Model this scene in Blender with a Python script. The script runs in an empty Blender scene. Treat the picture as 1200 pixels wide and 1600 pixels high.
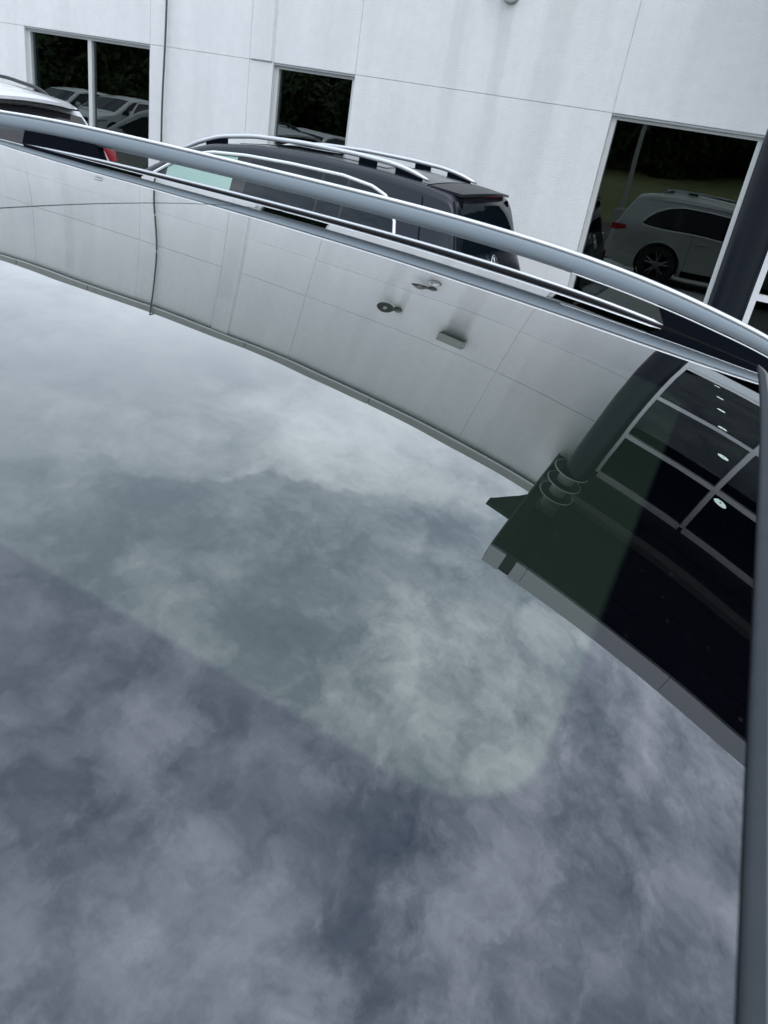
import bpy, bmesh, math, random
import numpy as np
from mathutils import Vector, Matrix
random.seed(7)
RAD = math.radians
S = bpy.context.scene
COL = S.collection
EYE = 1.88          # camera height above the ground

# ------------------------------------------------------------------ camera
cam_d = bpy.data.cameras.new('camera'); cam = bpy.data.objects.new('camera', cam_d); COL.objects.link(cam)
cam_d.sensor_fit = 'VERTICAL'; cam_d.sensor_height = 36.0; cam_d.lens = 26.325
cam_d.clip_start = .01; cam_d.clip_end = 2000
R = Matrix(((0.89339418, -0.31667695, 0.31868879), (0.42205186, 0.34840554, -0.8369503), (0.15400993, 0.88222973, 0.44491758)))
cam.matrix_world = Matrix.Translation((0, 0, EYE)) @ R.to_4x4()
cam_d.dof.use_dof = True; cam_d.dof.focus_distance = 2.4; cam_d.dof.aperture_fstop = 14
S.camera = cam
S.view_settings.view_transform = 'Standard'; S.view_settings.look = 'None'
S.view_settings.exposure = 0.0; S.view_settings.gamma = 1.0
S.view_settings.use_curve_mapping = False
S.cycles.max_bounces = 10; S.cycles.transparent_max_bounces = 16
S.cycles.caustics_reflective = False; S.cycles.caustics_refractive = False

# ------------------------------------------------------------------ overcast sky
SUN_EL, SUN_AZ = 52, 165            # degrees, azimuth clockwise from +Y
W = bpy.data.worlds.new('World'); S.world = W; W.use_nodes = True
nt = W.node_tree; nt.nodes.clear()
def wn(t, **k):
    n = nt.nodes.new(t)
    for a, b in k.items(): setattr(n, a, b)
    return n
def wmath(op, a, b=None, c=None, clamp=False):
    n = wn('ShaderNodeMath', operation=op, use_clamp=clamp)
    for i, v in enumerate((a, b, c)):
        if v is None: continue
        if isinstance(v, (int, float)): n.inputs[i].default_value = v
        else: nt.links.new(v, n.inputs[i])
    return n.outputs[0]
def wmix(f, a, b):
    n = wn('ShaderNodeMix', data_type='RGBA')
    for s, v in ((n.inputs[0], f), (n.inputs[6], a), (n.inputs[7], b)):
        if isinstance(v, (int, float)): s.default_value = v
        elif isinstance(v, tuple): s.default_value = (*v, 1)
        else: nt.links.new(v, s)
    return n.outputs[2]
sky = wn('ShaderNodeTexSky', sky_type='NISHITA', sun_disc=False)
sky.sun_elevation = RAD(SUN_EL); sky.sun_rotation = RAD(SUN_AZ)
bg1 = wn('ShaderNodeBackground'); bg1.inputs[1].default_value = .06
nt.links.new(sky.outputs[0], bg1.inputs[0])
tc = wn('ShaderNodeTexCoord'); sx = wn('ShaderNodeSeparateXYZ'); nt.links.new(tc.outputs['Generated'], sx.inputs[0])
zz = wmath('MAXIMUM', sx.outputs[2], .0)
den = wmath('ADD', zz, .12)
U = wmath('DIVIDE', sx.outputs[0], den); V = wmath('DIVIDE', sx.outputs[1], den)
cx = wn('ShaderNodeCombineXYZ'); nt.links.new(U, cx.inputs[0]); nt.links.new(V, cx.inputs[1]); cx.inputs[2].default_value = 3.1
def noise(vec, scale, detail, rough, dist=0., off=(0, 0, 0)):
    m = wn('ShaderNodeMapping'); nt.links.new(vec, m.inputs[0]); m.inputs['Location'].default_value = off
    n = wn('ShaderNodeTexNoise'); n.inputs['Scale'].default_value = scale; n.inputs['Detail'].default_value = detail
    n.inputs['Roughness'].default_value = rough; n.inputs['Distortion'].default_value = dist
    nt.links.new(m.outputs[0], n.inputs['Vector']); return n.outputs[0]
def sstep(x, lo, hi): return wmath('SMOOTH_MIN', wmath('MULTIPLY', wmath('SUBTRACT', x, lo), 1 / (hi - lo), clamp=True), 1., .15)
n_big = noise(cx.outputs[0], .9, 3, .5, .0, (1.3, .2, 0))
n_w = noise(cx.outputs[0], 6., 8, .62, .0, (5.1, 2.2, 0))          # ragged warp
wv_ = wn('ShaderNodeVectorMath', operation='SCALE'); cw = wn('ShaderNodeCombineXYZ'); nt.links.new(wmath('SUBTRACT', n_w, .5), cw.inputs[0]); nt.links.new(wmath('SUBTRACT', n_big, .5), cw.inputs[1])
nt.links.new(cw.outputs[0], wv_.inputs[0]); wv_.inputs[3].default_value = .22
va_ = wn('ShaderNodeVectorMath', operation='ADD'); nt.links.new(cx.outputs[0], va_.inputs[0]); nt.links.new(wv_.outputs[0], va_.inputs[1]); P2 = va_.outputs[0]
n_mid = noise(P2, 3.0, 13, .64, .0, (4.7, 1.9, 0))
n_bil = noise(P2, 3.9, 12, .60, .0, (2.7, 7.9, 0))
n_fine = noise(P2, 15., 10, .66, .0, (8.7, 3.3, 0))
n_frag = noise(cx.outputs[0], 4.6, 14, .66, .0, (3.3, 6.1, 0))
billow = wmath('ABSOLUTE', wmath('SUBTRACT', n_bil, .5))                    # puffs with crisp creases between them
# where the deck is ragged and broken (overhead and to the right) and where it is smooth stratus (low on the left)
rough_ = wmath('MULTIPLY', wmath('ADD', wmath('MULTIPLY', U, .75), wmath('SUBTRACT', 1.18, wmath('MULTIPLY', V, .40))), 1., clamp=True)
rough_ = wmath('ADD', .16, wmath('MULTIPLY', rough_, 1.0))
val = wmath('ADD', .50, wmath('MULTIPLY', wmath('SUBTRACT', n_big, .5), .9))
val = wmath('ADD', val, wmath('MULTIPLY', wmath('SUBTRACT', n_mid, .5), wmath('ADD', .42, wmath('MULTIPLY', rough_, 1.05))))
val = wmath('ADD', val, wmath('MULTIPLY', wmath('MULTIPLY', wmath('SUBTRACT', billow, .07), rough_), 1.9))
val = wmath('ADD', val, wmath('MULTIPLY', wmath('MULTIPLY', wmath('SUBTRACT', n_fine, .5), rough_), .95))
# ragged darker scud drifting under the deck, with crisp edges
scud = wmath('MULTIPLY', wmath('SUBTRACT', n_frag, .525), 14., clamp=True)
scud = wmath('MULTIPLY', scud, wmath('ADD', .45, wmath('MULTIPLY', wmath('SUBTRACT', n_fine, .3), 1.4)))
val = wmath('SUBTRACT', val, wmath('MULTIPLY', wmath('MULTIPLY', scud, rough_), .20))
CLOUDS = [  # (u, v, radius, amount): large cloud masses of the overcast, their outlines warped by the noise
    (-1.28, 1.38, .26, .12), (-.74, 1.27, .20, -.16), (-.42, 1.50, .30, .14), (-.50, .84, .22, -.08), (-.26, .90, .16, -.14),
    (.02, 1.08, .20, .10), (.13, .92, .12, .08), (-.05, .80, .08, .10), (.05, .70, .10, -.34), (.20, .54, .13, -.48), (-.14, .45, .16, .18), (-.44, .49, .11, -.16),
    (.42, .98, .30, .10), (.60, .62, .10, -.14), (-.14, .32, .14, .12), (-.66, .80, .16, -.06), (.42, .70, .12, .12)]
warp_u = wmath('ADD', U, wmath('MULTIPLY', wmath('SUBTRACT', n_mid, .5), .55))
warp_v = wmath('ADD', V, wmath('MULTIPLY', wmath('SUBTRACT', n_bil, .5), .45))
for (u0, v0, r0, a0) in CLOUDS:
    d2 = wmath('ADD', wmath('POWER', wmath('ABSOLUTE', wmath('SUBTRACT', warp_u, u0)), 2.), wmath('POWER', wmath('ABSOLUTE', wmath('SUBTRACT', warp_v, v0)), 2.))
    val = wmath('ADD', val, wmath('MULTIPLY', wmath('EXPONENT', wmath('MULTIPLY', d2, -1 / (r0 * r0))), a0))
# one crisp cumulus edge across the overcast
ed_ = wmath('SUBTRACT', wmath('ADD', V, wmath('MULTIPLY', wmath('SUBTRACT', n_frag, .5), .34)), wmath('ADD', wmath('ADD', .84, wmath('MULTIPLY', wmath('ADD', U, .96), .62)), wmath('MULTIPLY', wmath('SUBTRACT', n_mid, .5), .12)))
ed_ = wmath('TANH', wmath('MULTIPLY', ed_, 55.))
val = wmath('ADD', val, wmath('MULTIPLY', wmath('MULTIPLY', ed_, .21), wmath('SUBTRACT', 1., wmath('MULTIPLY', wmath('ABSOLUTE', wmath('ADD', U, .5)), 1.5), clamp=True)))
ramp = wn('ShaderNodeValToRGB'); nt.links.new(wmath('ADD', wmath('MULTIPLY', val, .70), .195), ramp.inputs[0])
e = ramp.color_ramp.elements
e[0].position = .0; e[0].color = (.20, .245, .30, 1)
e[1].position = .88; e[1].color = (1.18, 1.25, 1.34, 1)
for p_, c_ in ((.28, (.38, .435, .50, 1)), (.46, (.60, .66, .73, 1)), (.61, (.83, .89, .96, 1))):
    m_ = e.new(p_); m_.color = c_
hz = wmath('SUBTRACT', 1., wmath('MULTIPLY', zz, 3.2), clamp=True)
ccol = wmix(wmath('MULTIPLY', hz, .75), ramp.outputs[0], (.84, .90, .98))
lum = wmath('ADD', .50, wmath('MULTIPLY', zz, .96))         # an overcast sky is brighter overhead than at the horizon
vm_ = wn('ShaderNodeVectorMath', operation='SCALE'); nt.links.new(ccol, vm_.inputs[0]); nt.links.new(lum, vm_.inputs[3]); ccol = vm_.outputs[0]
below = wmath('LESS_THAN', sx.outputs[2], -.002)
ccol = wmix(below, ccol, (.25, .25, .25))
bg2 = wn('ShaderNodeBackground'); bg2.inputs[1].default_value = 1.74
nt.links.new(ccol, bg2.inputs[0])
add = wn('ShaderNodeAddShader'); out = wn('ShaderNodeOutputWorld')
nt.links.new(bg1.outputs[0], add.inputs[0]); nt.links.new(bg2.outputs[0], add.inputs[1]); nt.links.new(add.outputs[0], out.inputs[0])
sun_d = bpy.data.lights.new('sun', 'SUN'); sun_d.energy = .6; sun_d.angle = RAD(30); sun_d.color = (1, .97, .93)
sun = bpy.data.objects.new('sun', sun_d); COL.objects.link(sun)
sdir = Vector((math.sin(RAD(SUN_AZ)) * math.cos(RAD(SUN_EL)), math.cos(RAD(SUN_AZ)) * math.cos(RAD(SUN_EL)), math.sin(RAD(SUN_EL))))
sun.rotation_euler = sdir.to_track_quat('Z', 'Y').to_euler()

# ------------------------------------------------------------------ materials
def mat(name, col, rough=.5, metal=0., ior=1.5, coat=0., spec_tint=None, bump=None, var=None, streak=None, emit=None, coat_rough=.03, aniso=None):
    m = bpy.data.materials.new(name); m.use_nodes = True; t = m.node_tree; b = t.nodes['Principled BSDF']
    b.inputs['Base Color'].default_value = (*col, 1); b.inputs['Roughness'].default_value = rough
    b.inputs['Metallic'].default_value = metal; b.inputs['IOR'].default_value = ior
    b.inputs['Coat Weight'].default_value = coat; b.inputs['Coat Roughness'].default_value = coat_rough
    if emit: b.inputs['Emission Color'].default_value = (*emit[0], 1); b.inputs['Emission Strength'].default_value = emit[1]
    geo = t.nodes.new('ShaderNodeNewGeometry')
    def nz(scale, detail=6, rough_=.6, st=None):
        mp = t.nodes.new('ShaderNodeMapping'); t.links.new(geo.outputs['Position'], mp.inputs[0])
        if st: mp.inputs['Scale'].default_value = st
        n = t.nodes.new('ShaderNodeTexNoise'); n.inputs['Scale'].default_value = scale; n.inputs['Detail'].default_value = detail
        n.inputs['Roughness'].default_value = rough_; t.links.new(mp.outputs[0], n.inputs['Vector']); return n.outputs[0]
    cur = None
    if var:     # (scale, amount, colour)
        for (sc, amt, c2, st) in var:
            n = nz(sc, st=st); r = t.nodes.new('ShaderNodeMapRange'); t.links.new(n, r.inputs[0])
            r.inputs[1].default_value = .42; r.inputs[2].default_value = .72; r.inputs[4].default_value = amt
            mx = t.nodes.new('ShaderNodeMix'); mx.data_type = 'RGBA'; t.links.new(r.outputs[0], mx.inputs[0])
            if cur is None: mx.inputs[6].default_value = (*col, 1)
            else: t.links.new(cur, mx.inputs[6])
            mx.inputs[7].default_value = (*c2, 1); cur = mx.outputs[2]
        t.links.new(cur, b.inputs['Base Color'])
    if bump:
        for (sc, st, dist) in [bump]:
            bp = t.nodes.new('ShaderNodeBump'); bp.inputs['Strength'].default_value = st; bp.inputs['Distance'].default_value = dist
            t.links.new(nz(sc, 5), bp.inputs['Height']); t.links.new(bp.outputs[0], b.inputs['Normal'])
    return m
M = {}
def wall_paint():
    m = mat('white_painted_concrete', (.84, .845, .845), .75, var=[(1.1, .30, (.70, .715, .72), None), (3.2, .30, (.60, .62, .62), (1, 1, .10)), (9, .25, (.66, .67, .67), None)], bump=(60, .8, .006))
    t = m.node_tree; b = t.nodes['Principled BSDF']; prev = b.inputs['Base Color'].links[0].from_socket
    geo = t.nodes.new('ShaderNodeNewGeometry'); sp = t.nodes.new('ShaderNodeSeparateXYZ'); t.links.new(geo.outputs['Position'], sp.inputs[0])
    def mt(op, a, b_=None, clamp=False):
        n = t.nodes.new('ShaderNodeMath'); n.operation = op; n.use_clamp = clamp
        for i, v in enumerate((a, b_)):
            if v is None: continue
            if isinstance(v, (int, float)): n.inputs[i].default_value = v
            else: t.links.new(v, n.inputs[i])
        return n.outputs[0]
    nz = t.nodes.new('ShaderNodeTexNoise'); nz.inputs['Scale'].default_value = 3; nz.inputs['Detail'].default_value = 4; t.links.new(geo.outputs['Position'], nz.inputs['Vector'])
    wx = mt('ADD', sp.outputs[0], mt('MULTIPLY', mt('SUBTRACT', nz.outputs[0], .5), .10))
    tot = None
    # dirt runs down the paint, with painted shadow below the fittings: (x, half width, upper end, length, strength)
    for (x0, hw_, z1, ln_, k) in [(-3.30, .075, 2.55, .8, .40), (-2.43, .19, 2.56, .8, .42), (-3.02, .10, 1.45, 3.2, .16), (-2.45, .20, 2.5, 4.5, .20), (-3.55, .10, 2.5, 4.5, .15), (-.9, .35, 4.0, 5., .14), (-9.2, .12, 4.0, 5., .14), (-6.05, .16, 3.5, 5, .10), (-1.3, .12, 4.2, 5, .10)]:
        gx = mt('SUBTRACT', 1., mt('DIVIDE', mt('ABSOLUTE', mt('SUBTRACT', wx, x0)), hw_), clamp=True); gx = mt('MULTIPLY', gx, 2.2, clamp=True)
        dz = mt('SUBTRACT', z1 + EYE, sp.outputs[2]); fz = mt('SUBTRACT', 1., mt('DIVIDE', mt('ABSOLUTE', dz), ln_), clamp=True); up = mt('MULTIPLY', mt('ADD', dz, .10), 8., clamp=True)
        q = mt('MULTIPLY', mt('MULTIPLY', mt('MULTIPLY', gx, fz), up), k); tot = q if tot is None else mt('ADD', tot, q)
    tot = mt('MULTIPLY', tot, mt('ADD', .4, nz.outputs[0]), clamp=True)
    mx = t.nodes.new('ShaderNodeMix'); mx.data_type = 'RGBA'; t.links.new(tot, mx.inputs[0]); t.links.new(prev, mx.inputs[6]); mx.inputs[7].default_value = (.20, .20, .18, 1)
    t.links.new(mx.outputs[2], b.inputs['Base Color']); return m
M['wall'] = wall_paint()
M['wall_dark_joint'] = mat('joint_sealant', (.46, .48, .50), .8)
M['frame'] = mat('window_frame_paint', (.62, .64, .63), .45)
M['storefront'] = mat('storefront_frame_paint', (.90, .91, .92), .35)
M['coping'] = mat('coping_metal', (.36, .36, .34), .5, metal=.3, var=[(3, .4, (.26, .26, .24), (1, 1, 3))])
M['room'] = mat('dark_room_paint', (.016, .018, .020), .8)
M['column'] = mat('dark_column_paint', (.009, .012, .018), .33, ior=1.32)
M['soffit'] = mat('dark_soffit_panel', (.008, .009, .011), .5, ior=1.3, var=[(2, .4, (.013, .014, .016), None)])
M['soffit_pale'] = mat('soffit_beam_paint', (.13, .125, .11), .6)
M['fascia'] = mat('fascia_panel', (.44, .45, .46), .45, metal=.2)
M['pale_panel'] = mat('pale_header_panel', (.88, .92, .94), .4)
M['lamp_emit'] = mat('lit_lamp_lens', (.9, .9, .9), .5, emit=((1, .98, .95), 8.))
M['fixture'] = mat('fixture_bronze', (.12, .12, .105), .5, metal=.3)
M['fixture_white'] = mat('fixture_white', (.75, .76, .75), .4)
M['fixture_grey'] = mat('fixture_grey_metal', (.34, .35, .33), .5, metal=.2)
M['stain'] = mat('wall_stain', (.44, .46, .48), .85)
M['cable'] = mat('cable_rubber', (.07, .09, .075), .5)
M['asphalt'] = mat('asphalt', (.05, .05, .05), .9, var=[(3, .6, (.065, .063, .06), None)], bump=(90, .5, .01))
M['apron'] = mat('concrete_apron', (.37, .37, .35), .85, var=[(2, .5, (.30, .30, .285), None)], bump=(60, .3, .005))
M['grass'] = mat('grass', (.075, .09, .022), .9, var=[(.5, .8, (.15, .15, .045), None)])
M['paint_line'] = mat('road_paint', (.75, .75, .72), .7)
M['bark'] = mat('bark', (.06, .045, .03), .9)
M['leaf'] = mat('leaves', (.028, .046, .016), .75, ior=1.3, var=[(1.5, .9, (.05, .07, .025), None)])
M['tyre'] = mat('tyre_rubber', (.015, .015, .016), .75)
M['rim'] = mat('rim_alloy', (.24, .24, .25), .3, metal=.8)
M['chrome'] = mat('chrome_trim', (.85, .86, .88), .12, metal=1.)
M['satin'] = mat('satin_trim', (.82, .84, .86), .35, metal=.6)
M['satin_grey'] = mat('satin_silver_rail', (.66, .68, .70), .35, metal=.6)
M['black_gloss'] = mat('gloss_black_trim', (.006, .006, .008), .04, ior=1.6)
M['black_matt'] = mat('matt_black_plastic', (.0045, .006, .010), .7, ior=1.08, bump=(900, .2, .0004))
M['rubber'] = mat('black_rubber', (.006, .006, .007), .7, ior=1.15)
M['under'] = mat('underbody', (.01, .01, .01), .9)
M['tail_red'] = mat('tail_lamp_red', (.35, .008, .015), .12, ior=1.5)
M['tail_clear'] = mat('lamp_clear', (.7, .7, .72), .1)
M['headlamp'] = mat('head_lamp', (.35, .37, .4), .08, metal=.3)
M['plate'] = mat('number_plate_blank', (.7, .7, .7), .5)
def carpaint(name, col, metal=.5): return mat(name, col, .38, metal=metal, coat=.0 if max(col) < .03 else 1., ior=1.38 if max(col) < .03 else 1.5)
M['p_silver'] = carpaint('silver_paint', (.44, .45, .435), .5)
M['p_strip'] = mat('roof_frame_paint', (.20, .245, .28), .30, metal=.35, coat=.3)
M['p_black'] = carpaint('black_paint', (.012, .013, .017), .0)
M['p_graphite'] = mat('graphite_paint', (.013, .017, .025), .16, ior=1.42)
M['p_white'] = carpaint('white_paint', (.78, .79, .80), 0.)
M['p_grey'] = carpaint('grey_paint', (.16, .17, .18), .5)
M['p_red'] = carpaint('dark_red_paint', (.16, .015, .02), .2)
M['rail'] = mat('anodised_rail', (.37, .43, .475), .40, metal=.25)
M['rail_top'] = mat('rail_highlight_and_line', (.90, .91, .92), .35, metal=.15)  # white for the painted sky highlight on the rail and for its lower line
M['tint'] = mat('tinted_car_glass', (.006, .010, .015), .02, ior=1.42)
M['tint_grey'] = mat('rear_car_glass', (.03, .03, .033), .02, ior=1.7)
M['tint_green'] = mat('painted_see_through_glass', (.30, .44, .395), .05, ior=1.5)  # opaque pale green painted for the brightness seen through the pane
M['seal'] = mat('header_seal', (.040, .046, .054), .6, ior=1.15, bump=(260, .3, .0008), var=[(30, .5, (.055, .058, .062), None)])
M['seal_top'] = mat('header_seal_crown', (.17, .168, .15), .65, ior=1.15, bump=(260, .3, .0008), var=[(26, .7, (.18, .18, .16), None)])

def window_glass(ior, name):
    m = bpy.data.materials.new(name); m.use_nodes = True; t = m.node_tree; t.nodes.clear()
    o = t.nodes.new('ShaderNodeOutputMaterial'); tr = t.nodes.new('ShaderNodeBsdfTransparent'); tr.inputs[0].default_value = (.40, .46, .46, 1)
    gl = t.nodes.new('ShaderNodeBsdfGlossy'); gl.inputs['Roughness'].default_value = 0.; gl.inputs[0].default_value = (.90, 1, .96, 1)
    fr = t.nodes.new('ShaderNodeFresnel'); fr.inputs[0].default_value = ior
    geo = t.nodes.new('ShaderNodeNewGeometry')
    n = t.nodes.new('ShaderNodeTexNoise'); n.inputs['Scale'].default_value = .9; n.inputs['Detail'].default_value = 1
    t.links.new(geo.outputs['Position'], n.inputs['Vector'])
    bp = t.nodes.new('ShaderNodeBump'); bp.inputs['Strength'].default_value = .5; bp.inputs['Distance'].default_value = .006
    t.links.new(n.outputs[0], bp.inputs['Height']); t.links.new(bp.outputs[0], gl.inputs['Normal'])
    inv = t.nodes.new('ShaderNodeMath'); inv.operation = 'SUBTRACT'; inv.inputs[0].default_value = 1; t.links.new(geo.outputs['Backfacing'], inv.inputs[1])
    mul = t.nodes.new('ShaderNodeMath'); mul.operation = 'MULTIPLY'; t.links.new(fr.outputs[0], mul.inputs[0]); t.links.new(inv.outputs[0], mul.inputs[1])
    mx = t.nodes.new('ShaderNodeMixShader'); t.links.new(mul.outputs[0], mx.inputs[0]); t.links.new(tr.outputs[0], mx.inputs[1]); t.links.new(gl.outputs[0], mx.inputs[2])
    t.links.new(mx.outputs[0], o.inputs[0]); return m
M['glass'] = window_glass(2.0, 'building_glass'); M['glass_store'] = window_glass(1.42, 'storefront_glass')

def roof_glass(x_front, x_clear, y_near, y_far, rear=False):
    """laminated roof glass: black-violet printed border round a greenish see-through field (rounded corner)"""
    m = bpy.data.materials.new('roof_glass_rear' if rear else 'roof_glass'); m.use_nodes = True; t = m.node_tree; b = t.nodes['Principled BSDF']
    def mt(op, a, b_=None, clamp=False):
        n = t.nodes.new('ShaderNodeMath'); n.operation = op; n.use_clamp = clamp
        for i, v in enumerate((a, b_)):
            if v is None: continue
            if isinstance(v, (int, float)): n.inputs[i].default_value = v
            else: t.links.new(v, n.inputs[i])
        return n.outputs[0]
    geo = t.nodes.new('ShaderNodeNewGeometry'); sp = t.nodes.new('ShaderNodeSeparateXYZ'); t.links.new(geo.outputs['Position'], sp.inputs[0])
    cyy = (y_near + y_far) / 2; hy = (y_far - y_near) / 2; rc = .045; x_back = x_clear[0]; x_fr = x_clear[1]
    cxx = (x_back + x_fr) / 2; hx = (x_fr - x_back) / 2
    qx = mt('SUBTRACT', mt('ABSOLUTE', mt('SUBTRACT', sp.outputs[0], cxx)), hx - rc)
    qy = mt('SUBTRACT', mt('ABSOLUTE', mt('SUBTRACT', sp.outputs[1], cyy)), hy - rc)
    l = mt('SQRT', mt('ADD', mt('POWER', mt('MAXIMUM', qx, 0.), 2.), mt('POWER', mt('MAXIMUM', qy, 0.), 2.)))
    d = mt('SUBTRACT', mt('ADD', l, mt('MINIMUM', mt('MAXIMUM', qx, qy), 0.)), rc)
    mask = mt('SUBTRACT', .5, mt('MULTIPLY', d, 1 / .0035), clamp=True)      # 1 inside the clear field
    def mixc(a, c, sock, ty='RGBA'):
        n = t.nodes.new('ShaderNodeMix'); n.data_type = ty; t.links.new(mask, n.inputs[0])
        if ty == 'RGBA': n.inputs[6].default_value = (*a, 1); n.inputs[7].default_value = (*c, 1); t.links.new(n.outputs[2], sock)
        else: n.inputs[2].default_value = a; n.inputs[3].default_value = c; t.links.new(n.outputs[0], sock)
    mixc((.0006, .0009, .0019), (.0095, .0155, .0115), b.inputs['Base Color'])
    mixc(1.66, 1.87, b.inputs['IOR'], 'FLOAT')
    b.inputs['Coat Weight'].default_value = 1.; b.inputs['Coat Roughness'].default_value = 0.; b.inputs['Coat IOR'].default_value = 1.5
    mixc((.76, .83, 1.0), (.90, 1.0, .97), b.inputs['Specular Tint'])
    b.inputs['Roughness'].default_value = 0.
    # faint waviness and dust
    vo = t.nodes.new('ShaderNodeTexVoronoi'); vo.inputs['Scale'].default_value = 60; t.links.new(geo.outputs['Position'], vo.inputs['Vector'])
    dn = t.nodes.new('ShaderNodeTexNoise'); dn.inputs['Scale'].default_value = 340; dn.inputs['Detail'].default_value = 2; t.links.new(geo.outputs['Position'], dn.inputs['Vector'])
    sk = mt('MULTIPLY', mt('SUBTRACT', .055, vo.outputs['Distance'], True), 12., True)
    sk = mt('ADD', mt('MULTIPLY', sk, .5), mt('MULTIPLY', mt('SUBTRACT', dn.outputs[0], .70, True), 1.2, True), True)
    src = b.inputs['Base Color'].links[0].from_socket; mx_ = t.nodes.new('ShaderNodeMix'); mx_.data_type = 'RGBA'
    t.links.new(sk, mx_.inputs[0]); t.links.new(src, mx_.inputs[6]); mx_.inputs[7].default_value = (.14, .14, .135, 1); t.links.new(mx_.outputs[2], b.inputs['Base Color'])
    n1 = t.nodes.new('ShaderNodeTexNoise'); n1.inputs['Scale'].default_value = 9; n1.inputs['Detail'].default_value = 1
    t.links.new(geo.outputs['Position'], n1.inputs['Vector'])
    bp = t.nodes.new('ShaderNodeBump'); bp.inputs['Strength'].default_value = 1.; bp.inputs['Distance'].default_value = .00012
    t.links.new(n1.outputs[0], bp.inputs['Height']); t.links.new(bp.outputs[0], b.inputs['Normal']); t.links.new(bp.outputs[0], b.inputs['Coat Normal'])
    return m
# ------------------------------------------------------------------ mesh helpers
def mesh_obj(name, verts, faces, material, parent=None, smooth=False, kind=None):
    me = bpy.data.meshes.new(name); me.from_pydata([tuple(v) for v in verts], [], faces); me.update()
    o = bpy.data.objects.new(name, me); COL.objects.link(o)
    me.materials.append(M[material] if isinstance(material, str) else material)
    if smooth: me.polygons.foreach_set('use_smooth', [True] * len(me.polygons))
    if parent is not None: o.parent = parent
    if kind: o['kind'] = kind
    return o
def fix_normals(o):
    bm = bmesh.new(); bm.from_mesh(o.data); bmesh.ops.recalc_face_normals(bm, faces=bm.faces); bm.to_mesh(o.data); bm.free(); return o
class MB:
    def __init__(s): s.v = []; s.f = []
    def add(s, v, f):
        n = len(s.v); s.v += [tuple(p) for p in v]; s.f += [tuple(i + n for i in q) for q in f]; return s
    def box(s, x0, x1, y0, y1, z0, z1, bev=0.):
        if bev <= 0:
            v = [(x, y, z) for x in (x0, x1) for y in (y0, y1) for z in (z0, z1)]
            return s.add(v, [(0, 1, 3, 2), (4, 6, 7, 5), (0, 4, 5, 1), (2, 3, 7, 6), (0, 2, 6, 4), (1, 5, 7, 3)])
        bm = bmesh.new(); bmesh.ops.create_cube(bm, size=1)
        for q in bm.verts: q.co = Vector(((x0 + x1) / 2 + q.co.x * (x1 - x0), (y0 + y1) / 2 + q.co.y * (y1 - y0), (z0 + z1) / 2 + q.co.z * (z1 - z0)))
        bmesh.ops.bevel(bm, geom=bm.edges[:], offset=bev, segments=2, affect='EDGES')
        bm.verts.ensure_lookup_table(); s.add([q.co[:] for q in bm.verts], [[q.index for q in f.verts] for f in bm.faces]); bm.free(); return s
    def tube(s, pts, r, n=8, closed=False, caps=True):
        pts = [Vector(p) for p in pts]; m = len(pts); rings = []
        rr = [float(q) for q in r] if hasattr(r, '__len__') else [float(r)] * m
        up = Vector((0, 0, 1))
        for i, p in enumerate(pts):
            if closed: t = pts[(i + 1) % m] - pts[i - 1]
            else: t = pts[min(i + 1, m - 1)] - pts[max(i - 1, 0)]
            t.normalize(); a = t.cross(up)
            if a.length < .05: a = t.cross(Vector((1, 0, 0)))
            a.normalize(); b = a.cross(t)
            rings.append([p + rr[i] * (math.cos(2 * math.pi * k / n) * a + math.sin(2 * math.pi * k / n) * b) for k in range(n)])
        v = [q for ring in rings for q in ring]; f = []
        for i in range(m if closed else m - 1):
            j = (i + 1) % m
            for k in range(n): f.append((i * n + k, i * n + (k + 1) % n, j * n + (k + 1) % n, j * n + k))
        if caps and not closed: f += [tuple(range(n))[::-1], tuple((m - 1) * n + k for k in range(n))]
        return s.add(v, f)
    def cyl(s, c, r0, r1, h, axis='z', n=24, bev=0):
        prof = [(r0, 0), (r1, h)]
        return s.lathe(c, prof, axis, n, cap=True)
    def lathe(s, c, prof, axis='z', n=24, cap=False):
        v = []; f = []
        for (r, h) in prof:
            for k in range(n):
                a = 2 * math.pi * k / n; p = (r * math.cos(a), r * math.sin(a), h)
                if axis == 'y': p = (p[0], p[2], p[1])
                if axis == 'x': p = (p[2], p[0], p[1])
                v.append((c[0] + p[0], c[1] + p[1], c[2] + p[2]))
        for i in range(len(prof) - 1):
            for k in range(n): f.append((i * n + k, i * n + (k + 1) % n, (i + 1) * n + (k + 1) % n, (i + 1) * n + k))
        if cap: f += [tuple(range(n))[::-1], tuple((len(prof) - 1) * n + k for k in range(n))]
        return s.add(v, f)
    def grid(s, P):     # P[i][j] points
        a, b = len(P), len(P[0]); return s.add([q for row in P for q in row], [(i * b + j, i * b + j + 1, (i + 1) * b + j + 1, (i + 1) * b + j) for i in range(a - 1) for j in range(b - 1)])
    def slab(s, P, d):  # grid with thickness d (vector or scalar along -z)
        d = Vector(d) if hasattr(d, '__len__') else Vector((0, 0, -d))
        a, b = len(P), len(P[0]); top = [Vector(q) for row in P for q in row]; bot = [q + d for q in top]; n = a * b
        f = [(i * b + j, i * b + j + 1, (i + 1) * b + j + 1, (i + 1) * b + j) for i in range(a - 1) for j in range(b - 1)]
        f += [tuple(q + n for q in ff[::-1]) for ff in f]
        rim = [(i, 0) for i in range(a)] + [(a - 1, j) for j in range(1, b)] + [(i, b - 1) for i in range(a - 2, -1, -1)] + [(0, j) for j in range(b - 2, 0, -1)]
        idx = [i * b + j for i, j in rim]
        for k in range(len(idx)): p, q = idx[k], idx[(k + 1) % len(idx)]; f.append((p, q, q + n, p + n))
        return s.add(top + bot, f)
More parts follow.
